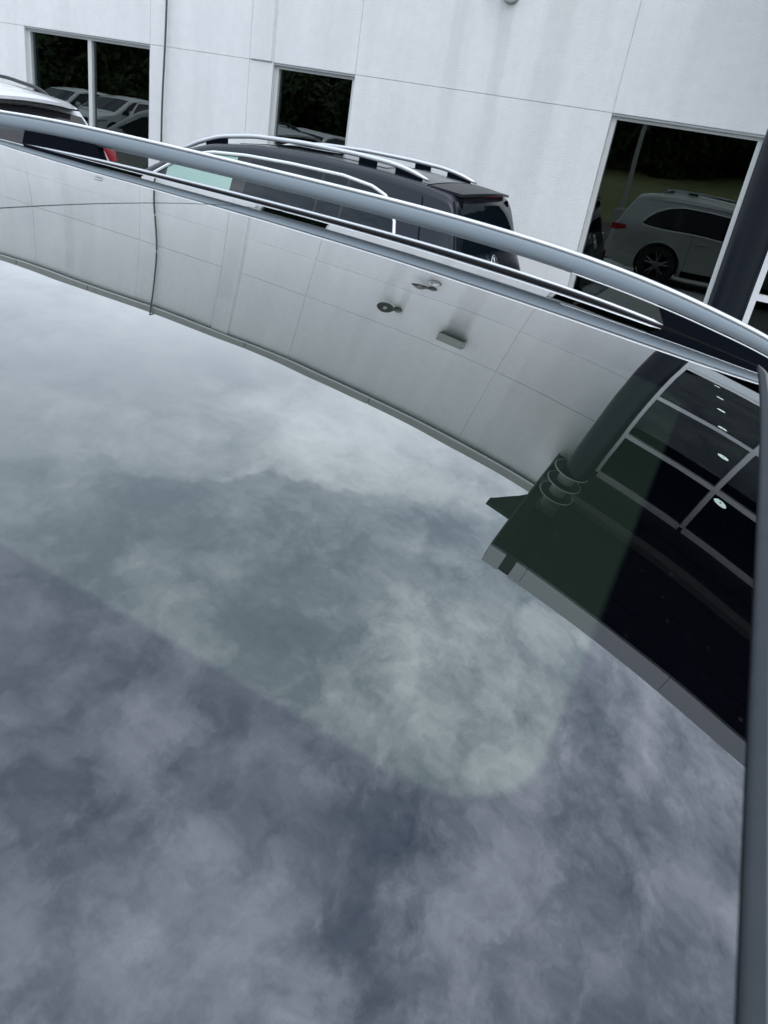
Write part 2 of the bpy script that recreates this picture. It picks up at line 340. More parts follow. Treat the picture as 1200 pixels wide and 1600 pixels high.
    def build(s, name, material, parent=None, smooth=False, kind=None, fix=True):
        o = mesh_obj(name, s.v, s.f, material, parent, smooth, kind)
        if fix: fix_normals(o)
        if smooth and smooth != 'all':
            try: o.data.set_sharp_from_angle(angle=RAD(40))
            except Exception: pass
        return o
def tag(o, label, cat, group=None):
    o['label'] = label; o['category'] = cat
    if group: o['group'] = group
    return o
def empty(name, loc=(0, 0, 0), rz=0.):
    o = bpy.data.objects.new(name, None); COL.objects.link(o); o.location = loc; o.rotation_euler = (0, 0, rz); o.empty_display_size = .2; return o
def copy_tree(o, parent=None):
    c = o.copy(); COL.objects.link(c)
    if parent is not None: c.parent = parent
    for ch in list(o.children): copy_tree(ch, c)
    return c
def Z(rel): return rel + EYE

# ------------------------------------------------------------------ ground
gb = MB()
gb.add([(-900, -900, 0), (900, -900, 0), (900, 900, 0), (-900, 900, 0)], [(0, 1, 2, 3)]); gb.build('ground', 'asphalt', kind='structure')
ap = MB(); ap.add([(-30, -3.2, .004), (20, -3.2, .004), (20, 8.8, .004), (-30, 8.8, .004)], [(0, 1, 2, 3)]); ap.build('concrete_apron', 'apron', kind='structure')
ln = MB()
for k in range(9): ln.add([(-27 + k * 2.8, -10.4, .008), (-26.9 + k * 2.8, -10.4, .008), (-26.9 + k * 2.8, -5.4, .008), (-27 + k * 2.8, -5.4, .008)], [(0, 1, 2, 3)])
ln.build('parking_lines', 'paint_line', kind='structure')
gr = MB(); rows = []
for j, y in enumerate(np.linspace(-17, -60, 22)):
    rows.append([(x, y, .01 + max(0, (-17 - y)) * .085 * (1 + .15 * math.sin(x * .11) + .1 * math.sin(x * .05 + 1)) + .25 * math.sin(x * .2 + j * .5) * (j > 1)) for x in np.linspace(-140, 140, 90)])
gr.grid(rows); gr.build('grass_slope', 'grass', smooth='all', kind='structure', fix=False)

# ------------------------------------------------------------------ dealership building
D = 9.0
bld = tag(empty('dealership_building', (0, D, 0)), 'white painted concrete dealership building with dark windows behind the parked cars', 'building')
def part(mb, name, material, parent=bld, smooth=False, kind=None, origin=(0, D, 0)):
    mb.v = [(a - origin[0], b - origin[1], c - origin[2]) for a, b, c in mb.v]
    return mb.build(name, material, parent, smooth, kind)
HEAD, H1, H2, H3, TOP = Z(.565), Z(1.95), Z(2.90), Z(4.19), Z(4.32)
SILL = Z(-1.55)
WIN = [(-9.98, -7.76), (-5.86, -4.73), (-1.68, -.165)]
vj = [-20, -17.2, -14.4, -12.1, -9.98, -7.76, -6.21, -5.86, -4.73, -1.68, .215]
hj = [0, SILL, HEAD, H1, H2, H3]
G = .0016
for i in range(len(vj) - 1):
    for j in range(len(hj) - 1):
        x0, x1, z0, z1 = vj[i], vj[i + 1], hj[j], hj[j + 1]
        if j == 1 and any(abs(x0 - a) < .01 for a, b in WIN[:2]): continue
        if j == 1 and i == 9:      # beside the tall window
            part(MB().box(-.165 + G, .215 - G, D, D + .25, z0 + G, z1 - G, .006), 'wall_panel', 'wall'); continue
        dy = random.uniform(-.0015, .0015)
        gx = G if i not in (5,) else G * .4
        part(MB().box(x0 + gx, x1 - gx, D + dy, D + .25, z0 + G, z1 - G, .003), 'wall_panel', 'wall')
part(MB().box(-20, 0.2, D + .012, D + .24, HEAD - .02, H3, 0), 'joint_backing', 'wall_dark_joint')
# shallow pilaster between the two vertical joints
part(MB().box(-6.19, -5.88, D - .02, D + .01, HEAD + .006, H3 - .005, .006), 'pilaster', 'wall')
# coping along the parapet in lengths
xs = [-20, -17, -13.7, -10.4, -8.75, -5.5, -3.2, -.29]
for a, b in zip(xs[:-1], xs[1:]):
    part(MB().box(a + .004, b - .004, D - .035, D + .33, H3, TOP, .008), 'coping', 'coping')
part(MB().box(-20, -.29, D - .045, D - .03, H3 - .012, H3 + .012), 'coping_drip_edge', 'fixture_white')
# windows
def window(x0, x1, z0, z1, mull=()):
    fw = .052; yb = D + .055
    m = MB(); m.box(x0, x0 + fw, yb, yb + .09, z0, z1); m.box(x1 - fw, x1, yb, yb + .09, z0, z1)
    m.box(x0 + fw, x1 - fw, yb, yb + .09, z1 - fw, z1); m.box(x0 + fw, x1 - fw, yb, yb + .09, z0, z0 + fw)
    for q in mull: m.box(q - .033, q + .033, yb - .002, yb + .09, z0 + fw, z1 - fw)
    w = part(m, 'window', 'frame')
    ed = [x0 + fw] + [e_ for q in mull for e_ in (q - .033, q + .033)] + [x1 - fw]
    for k in range(0, len(ed), 2):
        part(MB().box(ed[k] - .004, ed[k + 1] + .004, yb + .04, yb + .052, z0 + fw - .004, z1 - fw + .004), 'pane', 'glass', w)
    return w
window(WIN[0][0], WIN[0][1], SILL, HEAD, mull=(-8.84,))
window(WIN[1][0], WIN[1][1], SILL, HEAD)
window(WIN[2][0], WIN[2][1], SILL, HEAD)
# rooms behind the windows (closed box, dark)
def room(x0, x1, y0, y1, z0, z1):
    v = [(x, y, z) for x in (x0, x1) for y in (y0, y1) for z in (z0, z1)]
    m = MB().add(v, [(4, 6, 7, 5)][0:0] + [(0, 1, 3, 2), (4, 6, 7, 5), (2, 3, 7, 6), (0, 2, 6, 4), (1, 5, 7, 3)])
    return part(m, 'room_shell', 'room')
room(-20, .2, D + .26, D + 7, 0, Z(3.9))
# showroom with storefront grid
SX0, SX1 = .215, 12.0
SH = Z(3.60)
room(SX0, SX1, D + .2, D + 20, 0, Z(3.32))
cols_x = [.215]; x = 1.63
while x < SX1: cols_x.append(x); x += 1.42
sf = MB(); fw = .034
rowsz = [Z(1.06), Z(2.0), Z(2.85), Z(3.60)]
for x in cols_x: sf.box((x if x > .3 else x + fw) - fw, (x if x > .3 else x + fw) + fw, D - .02, D + .10, 0.02, SH - .06)
for zc in rowsz + [Z(-.9), .06]:
    for k in range(len(cols_x) - 1):
        sf.box((cols_x[k] if k else cols_x[k] + fw) + fw, cols_x[k + 1] - fw, D - .018, D + .098, zc - .036 - (.03 if zc == rowsz[-1] else 0), zc + .03 - (.03 if zc == rowsz[-1] else 0))
sfo = part(sf, 'storefront_frame', 'storefront')
zs = [.06, Z(-.9), Z(.75), Z(1.06), Z(2.0), Z(2.85), Z(3.60)]
for k in range(min(8, len(cols_x) - 1)):
    for j in range(len(zs) - 1):
        if j == 2: continue
        part(MB().box(cols_x[k] + .02, cols_x[k + 1] - .02, D + .04, D + .052, zs[j] + .02, zs[j + 1] - .02), 'pane', 'glass_store', sfo)
    part(MB().box(cols_x[k] + .035, cols_x[k + 1] - .035, D - .005, D + .05, Z(.76), Z(1.02), .004), 'header_panel', 'pale_panel')
# canopy: soffit boards, beams, fascia panels
CX0, CX1, CY0 = -.31, 12.0, 6.3
SO = Z(3.60)
yb = [6.33, 6.75, 7.2, 7.62, 7.88, 8.06, 8.5, 8.97]
for k in range(len(yb) - 1):
    lift = {4: -.05, 3: .02, 5: .02}.get(k, 0)
    part(MB().box(CX0 + .02, CX1, yb[k] + .004, yb[k + 1] - .004, SO + lift, SO + .1, .004), 'soffit_board', 'soffit_pale' if k == 4 else 'soffit')
part(MB().box(CX0, CX1, 6.33, 10.5, SO + .105, SO + .19), 'canopy_deck', 'soffit')
part(MB().box(CX0 - .004, CX0 + .018, 6.33, 8.96, SO - .02, SO + .17), 'side_fascia', 'soffit_pale')
part(MB().box(-.10, .03, 6.295, 7.3, SO - .035, SO - .002), 'cross_beam', 'soffit')
fx = [CX0, -.10, .03, .17, 2.03, 3.9, 5.8, 7.7, 9.6, 12]
for k in range(len(fx) - 1):
    if k == 1:
        part(MB().box(fx[k], fx[k + 1], 6.31, 6.34, SO - .01, SO + .195), 'fascia_infill', 'soffit'); continue
    part(MB().box(fx[k] + .002, fx[k + 1] - .002, 6.29, 6.328, SO - .004, SO + .20, .003), 'fascia_panel', 'fascia')
wv = [(-.64, 6.95), (-.64, 7.05), (-.60, 7.10), (-.38, 7.42), (-.31, 7.55), (-.31, 6.93)]
wm = MB(); n = len(wv)
wm.add([(a, b, SO + .0) for a, b in wv] + [(a, b, SO + .04) for a, b in wv], [tuple(range(n)), tuple(range(n, 2 * n))[::-1]] + [(i, (i + 1) % n, (i + 1) % n + n, i + n) for i in range(n)])
part(wm, 'canopy_bracket', 'soffit')
# column with collars
CXc, CYc, CR = .022, 7.5, .163
prof = [(CR + .03, 0.005), (CR + .03, .05), (CR, .06), (CR, Z(3.02))]
part(MB().lathe((CXc, CYc, 0), prof, 'z', 48, cap=True), 'column', 'column', smooth=True)
colo = bld.children[-1]
for zc in (3.04, 3.21, 3.38):
    part(MB().lathe((CXc - .055, CYc, Z(zc)), [(.10, -.008), (.205, -.008), (.211, 0), (.205, .008), (.10, .008)], 'z', 48, cap=True), 'collar_ring', 'soffit', colo, smooth=True)
    part(MB().tube([(CXc - .055 + .211 * math.cos(k * math.pi / 24), CYc + .211 * math.sin(k * math.pi / 24), Z(zc)) for k in range(48)], .0065, 6, closed=True), 'collar_rim', 'fixture_white', colo, smooth='all')
part(MB().lathe((CXc - .055, CYc, 0), [(.105, Z(3.0)), (.105, Z(3.56))], 'z', 32, cap=True), 'column_neck', 'fixture_grey', colo, smooth=True)
part(MB().box(CXc - .185, CXc + .075, CYc - .14, CYc + .14, Z(3.55), SO - .002, .004), 'column_plate', 'soffit_pale', colo)
# ceiling lights of the showroom
for i, (x, y) in enumerate([(1.99, 9.95), (1.93, 12.2), (1.87, 14.4), (1.84, 16.6), (1.83, 18.9), (1.82, 22.2), (4.8, 10.15), (4.8, 12.5), (4.8, 14.4)]):
    r_ = empty('ceiling_light', (x, y, Z(3.32)))
    MB().lathe((0, 0, 0), [(.035, -.012), (.095, -.016), (.10, -.002)], 'z', 28, cap=True).build('lens', 'lamp_emit', r_)
    MB().lathe((0, 0, 0), [(.0999, -.004), (.112, -.014), (.116, -.001)], 'z', 28).build('trim_ring', 'fixture_white', r_)
    MB().lathe((0, 0, 0), [(.004, -.022), (.018, -.022), (.018, -.0165)], 'z', 12, cap=True).build('centre_cap', 'fixture', r_)
    place = ['nearest the glass, largest in the roof reflection', 'second from the glass', 'third from the glass', 'fourth from the glass', 'fifth from the glass', 'farthest from the glass, smallest in the row', '', '', ''][i]
    if i < 6: tag(r_, 'lit round ceiling light in the showroom, ' + place, 'ceiling light', 'row of lit ceiling lights in the showroom')
    else: tag(r_, 'lit round ceiling light on the right of the showroom, ' + ['nearest the glass', 'in the middle of its row', 'farthest from the glass'][i - 6], 'ceiling light', 'ceiling lights on the right of the showroom')

# ------------------------------------------------------------------ wall fixtures, stains, cable
def dish_lamp(x, z, label, tilt, side_):
    r_ = empty('wall_lamp', (x, D, z)); T = Matrix.Translation((0, -.17, 0)) @ Matrix.Rotation(tilt, 4, 'X') @ Matrix.Rotation(side_, 4, 'Y')
    def placed(mb, *k, **kw):
        mb.v = [tuple(T @ Vector(p)) for p in mb.v]; return mb.build(*k, **kw)
    MB().tube([(.12, 0, .0), (.12, -.07, .0), (.07, -.13, .02), (.0, -.16, .03)], [.03, .026, .02, .02], 12).build('arm', 'fixture', r_, True)
    MB().lathe((.12, -.012, 0), [(.06, 0.01), (.06, -.02), (.035, -.035)], 'y', 20, cap=True).build('wall_plate', 'fixture', r_, True)
    placed(MB().lathe((0, 0, 0), [(.03, .085), (.05, .07), (.085, .035), (.112, .0), (.118, -.014), (.110, -.016), (.08, .0), (.045, .012)], 'z', 36), 'dish', 'fixture', r_, True)
    placed(MB().lathe((0, 0, 0), [(.001, -.012), (.028, -.006), (.034, .01), (.03, .03)], 'z', 18), 'bulb_cover', 'fixture_white', r_, True)
    return tag(r_, label, 'wall lamp', 'dish lamps on the white wall')
dish_lamp(-3.45, Z(2.50), 'bronze dish lamp on a short arm, upper one, left of the grey box light', -.75, -.25)
dish_lamp(-3.12, Z(1.69), 'bronze dish lamp beside the white dome, lower of the two dish lamps', -.12, .1)
r_ = empty('dome_light', (-3.01, D, Z(1.50)))
MB().lathe((0, 0, 0), [(.075, 0), (.08, -.03), (.072, -.06), (.05, -.09), (.02, -.105), (.001, -.107)], 'y', 32).build('dome', 'fixture_white', r_, True)
MB().lathe((0, 0, 0), [(.092, .004), (.092, -.02), (.074, -.028)], 'y', 32).build('ring', 'fixture_grey', r_, True)
MB().box(-.016, .016, -.118, -.104, -.012, .012, .002).build('sensor', 'fixture', r_)
tag(r_, 'small white domed light on the white wall at the top edge of the picture', 'wall light')
r_ = empty('vent_cap', (-8.5, D, Z(1.28)))
MB().lathe((0, 0, 0), [(.07, 0), (.075, -.04), (.05, -.08), (.001, -.09)], 'y', 28).build('cap', 'fixture_white', r_, True)
MB().box(-.05, .05, -.06, -.0, .05, .09, .004).build('hood', 'fixture', r_)
tag(r_, 'small white vent cap with dark hood high above the left window', 'vent')
r_ = empty('box_light', (-2.43, D, Z(2.66)))
bx = MB(); v = [(-.19, 0, .10), (.19, 0, .10), (.19, 0, -.085), (-.19, 0, -.085), (-.19, -.13, .085), (.19, -.13, .085), (.19, -.12, -.075), (-.19, -.12, -.075)]
bx.add(v, [(0, 1, 2, 3), (4, 7, 6, 5), (0, 4, 5, 1), (1, 5, 6, 2), (2, 6, 7, 3), (3, 7, 4, 0)]); bx.build('housing', 'fixture_grey', r_)
MB().box(-.165, .165, -.11, -.02, -.090, -.079).build('lens', 'fixture', r_)
MB().lathe((.191, -.09, -.01), [(.001, .008), (.018, .008), (.02, 0)], 'x', 14).build('end_screw', 'fixture_white', r_)
tag(r_, 'grey rectangular wall pack light high on the white wall with dirt streaks and painted shadow above', 'wall light')
# cable hanging down the wall
pts = []
for k in range(60):
    z = TOP + .02 - k / 59 * (TOP + .02 - .02)
    pts.append((-7.36 - .026 * (TOP - z) + .02 * math.sin(z * 1.25 + .4) + .010 * math.sin(z * 2.9), D - .065 - .02 * math.sin(z * 1.1), z))
pts = [(-7.36, D + .35, TOP + .03), (-7.36, D + .1, TOP + .03)] + pts
tag(MB().tube(pts, .0135, 8).build('hanging_cable', 'cable', smooth='all'), 'thin dark green cable hanging loosely down the white wall from the parapet', 'cable')

# ------------------------------------------------------------------ the silver car: roof surface
TERMS = [((1, 0), -0.087331), ((0, 1), 0.00187), ((2, 0), -0.08563), ((1, 1), 0.004619), ((0, 2), -0.078346), ((3, 0), -0.062223), ((2, 1), 0.025191), ((1, 2), 0.040706), ((0, 3), -0.05716), ((4, 0), -0.01701), ((3, 1), -0.005307), ((2, 2), -0.111235), ((1, 3), -0.043178), ((0, 4), 0.010096)]
RX0, RY0, RZ0 = -.3, .75, -.1425
YC = .47                                   # centre line of the silver car
OX = -2.6                                  # its tail
YE = 1.155                                 # outer edge of the roof glass
def zg(x, y):
    """height of the curved glass roof"""
    def f(xx, yy):
        z = RZ0
        for (i, j), c in TERMS: z += c * (xx - RX0) ** i * (yy - RY0) ** j
        return z
    def fy(xx, yy):
        if yy >= .04: return f(xx, yy)
        sl = (f(xx, .05) - f(xx, .03)) / .02; d = yy - .04; return f(xx, .04) + sl * d * .9 - .10 * d * d
    x = min(x, .10)
    if x >= -1.12: return fy(x, y) + EYE
    sl = (fy(-1.11, y) - fy(-1.13, y)) / .02; d = x + 1.12; return fy(-1.12, y) + sl * d - .03 * d * d + EYE
def poly(c, x):
    r = 0
    for k in c: r = r * x + k
    return r
def zchrome(x):
    xx = max(x, -1.38); z = poly([-0.06655, -0.21504, -0.28085, -0.20004, -0.19069], min(xx, .07)) - max(0, x - .07) * .32
    return z + EYE - .10 * max(0, -1.38 - x) ** 2
def rail_z(c, x, dz):
    a = .045; sl = (poly(c, a) - poly(c, a - .01)) / .01; d = max(0, x - a)
    z = poly(c, min(max(x, -1.38), a)) + sl * d - dz * d * d + EYE
    return z + .0 - 1.9 * max(0, -1.55 - x) ** 2
def zrt(x): return rail_z([-0.08786, -0.2915, -0.3698, -0.24041, -0.14917], x, 1.1)
def zrb(x): return rail_z([-0.06903, -0.23298, -0.31094, -0.21813, -0.17613], x, .95)

# ------------------------------------------------------------------ sport-utility cars
def pch(tab, n=900, sm=.03):
    xs_ = np.array([a for a, b in tab]); ys_ = np.array([b for a, b in tab])
    X = np.linspace(xs_[0], xs_[-1], n); Y = np.interp(X, xs_, ys_); dx = X[1] - X[0]
    k = max(1, int(sm * 3 / dx)); w = np.exp(-.5 * (np.arange(-k, k + 1) * dx / sm) ** 2); w /= w.sum()
    Yp = np.concatenate([np.full(k, Y[0]) * 1.0, Y, np.full(k, Y[-1])]); Ys = np.convolve(Yp, w, 'valid')
    return lambda x: float(np.interp(x, X, Ys))
def suv(name, P, loc, rz):
    """P: dict of proportions. Local axes: x forward from the tail, y to the left, z up. Returns the Empty that parents every part."""
    root = empty(name, loc, rz)
    L, HW, zb = P['L'], P['HW'], P['belt']; top = pch(P['top'], sm=P.get('sm', .03))
    plan = pch([(0, .84), (.12, .93), (.5, .985), (1.2, 1), (L - 1.3, 1), (L - .45, .94), (L - .1, .80), (L, .70)], sm=.06)
    th = P.get('tumble', .21); zroof = P['roof']
    def hw(x, z):
        g = 1.
        if z > zb: g = 1 - th * ((z - zb) / (zroof - zb)) ** 1.12
        elif z < .55: g = 1 - .05 * ((.55 - z) / .35) ** 2
        else: g = 1 + .012 * math.sin(math.pi * (z - .55) / (zb - .55))
        return HW * plan(x) * g
    NS, NC, NT = 14, 6, 8
    def rad(zt): return min(.10, max(.02, (zt - .3) * .12))
    def section(x):
        zt = top(x); zl = .24 + .10 * max(0, (x - (L - .5)) / .5) + .12 * max(0, (.5 - x) / .5); r = rad(zt); zs_ = max(zt - r, zl + .02)
        pts = [(hw(x, z), z) for z in np.linspace(zl, zs_, NS)]; ys = pts[-1][0]
        for k in range(1, NC): a = math.pi / 2 * k / NC; pts.append((ys - r * (1 - math.cos(a)), zs_ + r * math.sin(a)))
        yt = ys - r
        for k in range(NT + 1): y = yt * (1 - k / NT); pts.append((y, zs_ + r + P.get('crown', .03) * (1 - (y / yt) ** 2)))
        return pts
    st = sorted(set(list(np.linspace(0, .9, 34)) + list(np.linspace(.9, L - .5, 50)) + list(np.linspace(L - .5, L, 26))))
    rows = []
    for x in st:
        s = section(x); rows.append([(x, y, z) for y, z in s] + [(x, -y, z) for y, z in s[-2::-1]])
    m = len(rows[0]); mb = MB(); mb.v = [q for r_ in rows for q in r_]
    for i in range(len(rows) - 1):
        for j in range(m): mb.f.append((i * m + j, i * m + (j + 1) % m, (i + 1) * m + (j + 1) % m, (i + 1) * m + j))
    mb.f += [tuple(range(m)), tuple((len(rows) - 1) * m + j for j in range(m))][:2]
    body = mb.build('body', P['paint'], root, True)
    # wheel arches cut out of the body
    WR = P.get('wheel', .37); wx = [P['rear_axle'], P['front_axle']]
    cut = MB()
    for x in wx:
        for s in (-1, 1):
            cut.lathe((x, s * (HW - .30) if s > 0 else -(HW + .2), WR + .01), [(WR + .055, 0), (WR + .055, .5)], 'y', 40, cap=True)
    co = cut.build('cutter', 'under', root)
    md = body.modifiers.new('b', 'BOOLEAN'); md.object = co; md.operation = 'DIFFERENCE'; md.solver = 'EXACT'
    bpy.context.view_layer.update(); dg = bpy.context.evaluated_depsgraph_get(); me = bpy.data.meshes.new_from_object(body.evaluated_get(dg))
    body.modifiers.clear(); body.data = me
    try: me.set_sharp_from_angle(angle=RAD(40))
    except Exception: pass
    bpy.data.objects.remove(co)
    # --- patches on the body
    def side(u, z, s, d): return (float(u), float(s * (hw(u, z) + d)), float(z))
    def side_patch(nm, outline, mt, s, d=.004, nx=26, nz=6, parent=root):
        x0, x1 = outline[0][0], outline[-1][0]; ox = [o[0] for o in outline]; lo = [o[1] for o in outline]; hi = [o[2] for o in outline]
        Pn = [[side(x, zl + (zh - zl) * k / nz, s, d) for k in range(nz + 1)] for x in np.linspace(x0, x1, nx + 1) for zl, zh in [(float(np.interp(x, ox, lo)), float(np.interp(x, ox, hi)))]]
        return MB().slab(Pn, (0, -s * .012, 0)).build(nm, mt, parent, True)
    def topz(x, y):
        zt = top(x); r = rad(zt); yt = hw(x, zt - r) - r; yy = min(abs(y), yt); return zt + P.get('crown', .03) * (1 - (yy / yt) ** 2)
    def top_patch(nm, x0, x1, yf0, yf1, mt, d=.005, nx=16, ny=16, ylo=None, parent=root, thick=.012):
        Pn = []
        for i in range(nx + 1):
            x = x0 + (x1 - x0) * i / nx; zt = top(x); r = rad(zt); yt = hw(x, zt - r) - r * .6; f = yf0 + (yf1 - yf0) * i / nx; row = []
            for j in range(ny + 1):
                y = -yt * f + 2 * yt * f * j / ny if ylo is None else ylo * yt + (f - ylo) * yt * j / ny
                sl = (top(x + .01) - top(x - .01)) / .02; nn = Vector((-sl, 0, 1)).normalized()
                row.append(Vector((x, y, topz(x, y))) + nn * d)
            Pn.append(row)
        sl = (top((x0 + x1) / 2 + .05) - top((x0 + x1) / 2 - .05)) / .1; nn = Vector((-sl, 0, 1)).normalized()
        return MB().slab(Pn, -nn * thick).build(nm, mt, parent, True)
    W_ = P['win']                      # outline of the side glass (x, low, high), from rear to front
    ox = [o[0] for o in W_]; lo = [o[1] for o in W_]; hi = [o[2] for o in W_]
    for s in (1, -1):
        band = side_patch('window_band', W_, 'black_gloss', s, .002, 60, 6)
        ps = P['pillars']; ed = [W_[0][0] + .02] + [e_ for q in ps for e_ in (q[0] - q[1], q[0] + q[1])] + [W_[-1][0] - .03]
        for k in range(0, len(ed), 2):
            seg = []
            for x in np.linspace(ed[k], ed[k + 1], 14):
                a, b = float(np.interp(x, ox, lo)) + .012, float(np.interp(x, ox, hi)) - .012
                seg.append((x, a, max(b, a + .004)))
            side_patch('side_window', seg, P['front_glass'] if ('front_glass' in P and k == len(ed) - 4) else P.get('glass', 'tint'), s, .0045, 18, 5)
        # bright trim round the glass
        loop = [side(x, float(np.interp(x, ox, hi)) + .008, s, .007) for x in np.linspace(ox[0], ox[-1], 60)]
        loop += [side(x, float(np.interp(x, ox, lo)) - .006, s, .007) for x in np.linspace(ox[-1], ox[0], 40)]
        MB().tube(loop, P.get('trim_r', .011), 8, closed=True).build('window_trim', P.get('trim', 'satin'), root, 'all')
        # doors: seams and handles
        for x in P['door_seams']:
            MB().tube([side(x, z, s, .0) for z in np.linspace(.36, zb, 14)], .0035, 5).build('door_seam', 'rubber', root)
        for x in P['handles']:
            h = MB(); h.tube([side(x - .10, zb - .13, s, .004), side(x - .08, zb - .128, s, .032), side(x + .08, zb - .124, s, .032), side(x + .10, zb - .124, s, .004)], .012, 8); h.build('door_handle', P.get('handle', P['paint']), root, 'all')
        side_patch('sill_cladding', [(wx[0] + WR + .1, .26, .38), (wx[1] - WR - .1, .26, .38)], 'black_matt', s, .012)
        # tail and head lamps
        tl, tr = P.get('tail', (.86, .96)); side_patch('tail_lamp', [(P.get('tail_x', 0) + q_[0], q_[1], q_[2]) for q_ in [(.03, tl * zb, tr * zb), (.16, (tl - .01) * zb, (tr + .01) * zb), (.34, (tl + .04) * zb, tr * zb)]], 'tail_red', s, .008, 12, 4)
        side_patch('head_lamp', [(L - .62, .78 * zb, .82 * zb), (L - .3, .72 * zb, .80 * zb), (L - .10, .64 * zb, .74 * zb)], 'headlamp', s, .008, 12, 4)
        # mirror
        xm = P['mirror']; ym = hw(xm, zb)
        mm = MB(); mm.box(xm - .05, xm + .09, min(s * (ym + .04), s * (ym + .25)), max(s * (ym + .04), s * (ym + .25)), zb + .01, zb + .17, .035)
        mo = mm.build('door_mirror', P['paint'], root, True)
        MB().box(xm - .0, xm + .05, min(s * (ym - .03), s * (ym + .08)), max(s * (ym - .03), s * (ym + .08)), zb + .0, zb + .05, .01).build('mirror_foot', 'black_matt', mo)
        # wheels
        for x in wx:
            yo = s * (HW * plan(x) - .005)
            yi = yo - s * .24; ya, ybb = (yi, yo)
            w = WR
            prof = [(w * .62, 0), (w * .93, .004), (w * .985, .03), (w, .07), (w, .17), (w * .985, .21), (w * .93, .236), (w * .62, .24)]
            ty = MB(); ty.lathe((x, min(ya, ybb), w), prof, 'y', 48); wo = ty.build('wheel', 'tyre', root, True)
            rm = MB(); rm.lathe((x, yo - s * .02, w), [(w * .72, 0), (w * .685, .0), (w * .665, -s * .015), (w * .66, -s * .05)], 'y', 40)
            MB().lathe((x, yo - s * .02, w), [(w * .66, -s * .05), (w * .6, -s * .085), (.01, -s * .09)], 'y', 40).build('brake_disc', 'under', wo, True)
            for k in range(5):
                for off in (-.11, .11):
                    a = 2 * math.pi * k / 5 + .3; a2 = a + off * 1.6; a1 = a + off
                    p0 = (x + .07 * math.cos(a1), yo - s * .045, w + .07 * math.sin(a1)); p1 = (x + w * .66 * math.cos(a2), yo - s * .022, w + w * .66 * math.sin(a2))
                    rm.tube([p0, p1], [.020, .016], 6)
            rm.lathe((x, yo - s * .05, w), [(.001, s * .018), (.05, s * .016), (.075, 0), (.08, -s * .02)], 'y', 24)
            rm.build('rim', 'rim', wo, True)
            MB().lathe((x, s * (HW - .29) if s > 0 else -(HW - .29), w + .01), [(w + .05, 0), (w + .05, s * .27 * 1)], 'y', 36).build('arch_liner', 'under', root)
            # fender lip
            arc = [];
            for k in range(25):
                a = math.pi * (-.08 + 1.16 * k / 24); zx = w + .01 + (w + .062) * math.sin(a); xx = x + (w + .062) * math.cos(a)
                arc.append(side(xx, max(zx, .26), s, .004))
            MB().tube(arc, .014, 6).build('fender_lip', P.get('lip', P['paint']), root, 'all')
    # front and rear glass
    g = P['rear_glass']; top_patch('rear_window', g[0], g[1], *P.get('rear_w', (.86, .90)), P.get('rear_mat', 'tint_grey'), .010, 14, 14, thick=.008)
    g = P['windshield']; top_patch('windshield', g[0], g[1], .95, .93, 'tint', .006, 16, 16)
    if 'glass_roof' in P: g = P['glass_roof']; top_patch('roof_glass', g[0], g[1], .72, .72, 'black_gloss', .004)
    # grille, plates, lower bumpers
    zf = .5 * zb + .12; xf = L - .012
    fg = MB()
    for k in range(7): fg.box(xf - .05, xf + .012, -.42, .42, zf - .14 + k * .042, zf - .118 + k * .042, .004)
    fgo = fg.build('grille_bars', 'chrome', root); MB().box(xf - .07, xf + .002, -.46, .46, zf - .17, zf + .17, .02).build('grille_back', 'black_gloss', fgo)
    tx_ = P.get('tail_x', 0)
    MB().box(tx_ - .03, tx_ + .012, -.26, .26, .60, .715, .006).build('number_plate', 'plate', root)
    MB().box(tx_ - .035, tx_ + .16, -HW * .80, HW * .80, .30, .44, .03).build('rear_valance', 'black_matt', root)
    MB().box(L - .18, L + .02, -HW * .66, HW * .66, .28, .40, .03).build('front_valance', 'black_matt', root)
    # roof rails
    if 'rail' in P:
        for s in (1, -1):
            yr = P['rail_y']; rr = [(x, s * (yr + (P.get('rail_flare', 0) * (x - 2))), z) for x, z in P['rail']]
            fx_ = pch(P['rail'], 300, .05); X = np.linspace(P['rail'][0][0], P['rail'][-1][0], 60)
            o = MB().tube([(x, s * yr, fx_(x)) for x in X], [.010 + .010 * min(1, (x - X[0]) / .12, (X[-1] - x) / .12) for x in X], 10).build('roof_rail', P.get('rail_mat', 'satin'), root, 'all')
            for (a, b) in P['rail_feet']:
                q = MB(); Pn = []
                for x in np.linspace(a, b, 8): Pn.append([(x, s * (yr - .012), topz(x, yr) - .012), (x, s * (yr - .012), fx_(x))])
                q.slab(Pn, (0, s * .024, 0)).build('rail_foot', 'black_matt', o)
    root['half'] = HW
    return root, dict(hw=hw, top=top, topz=topz, side=side)

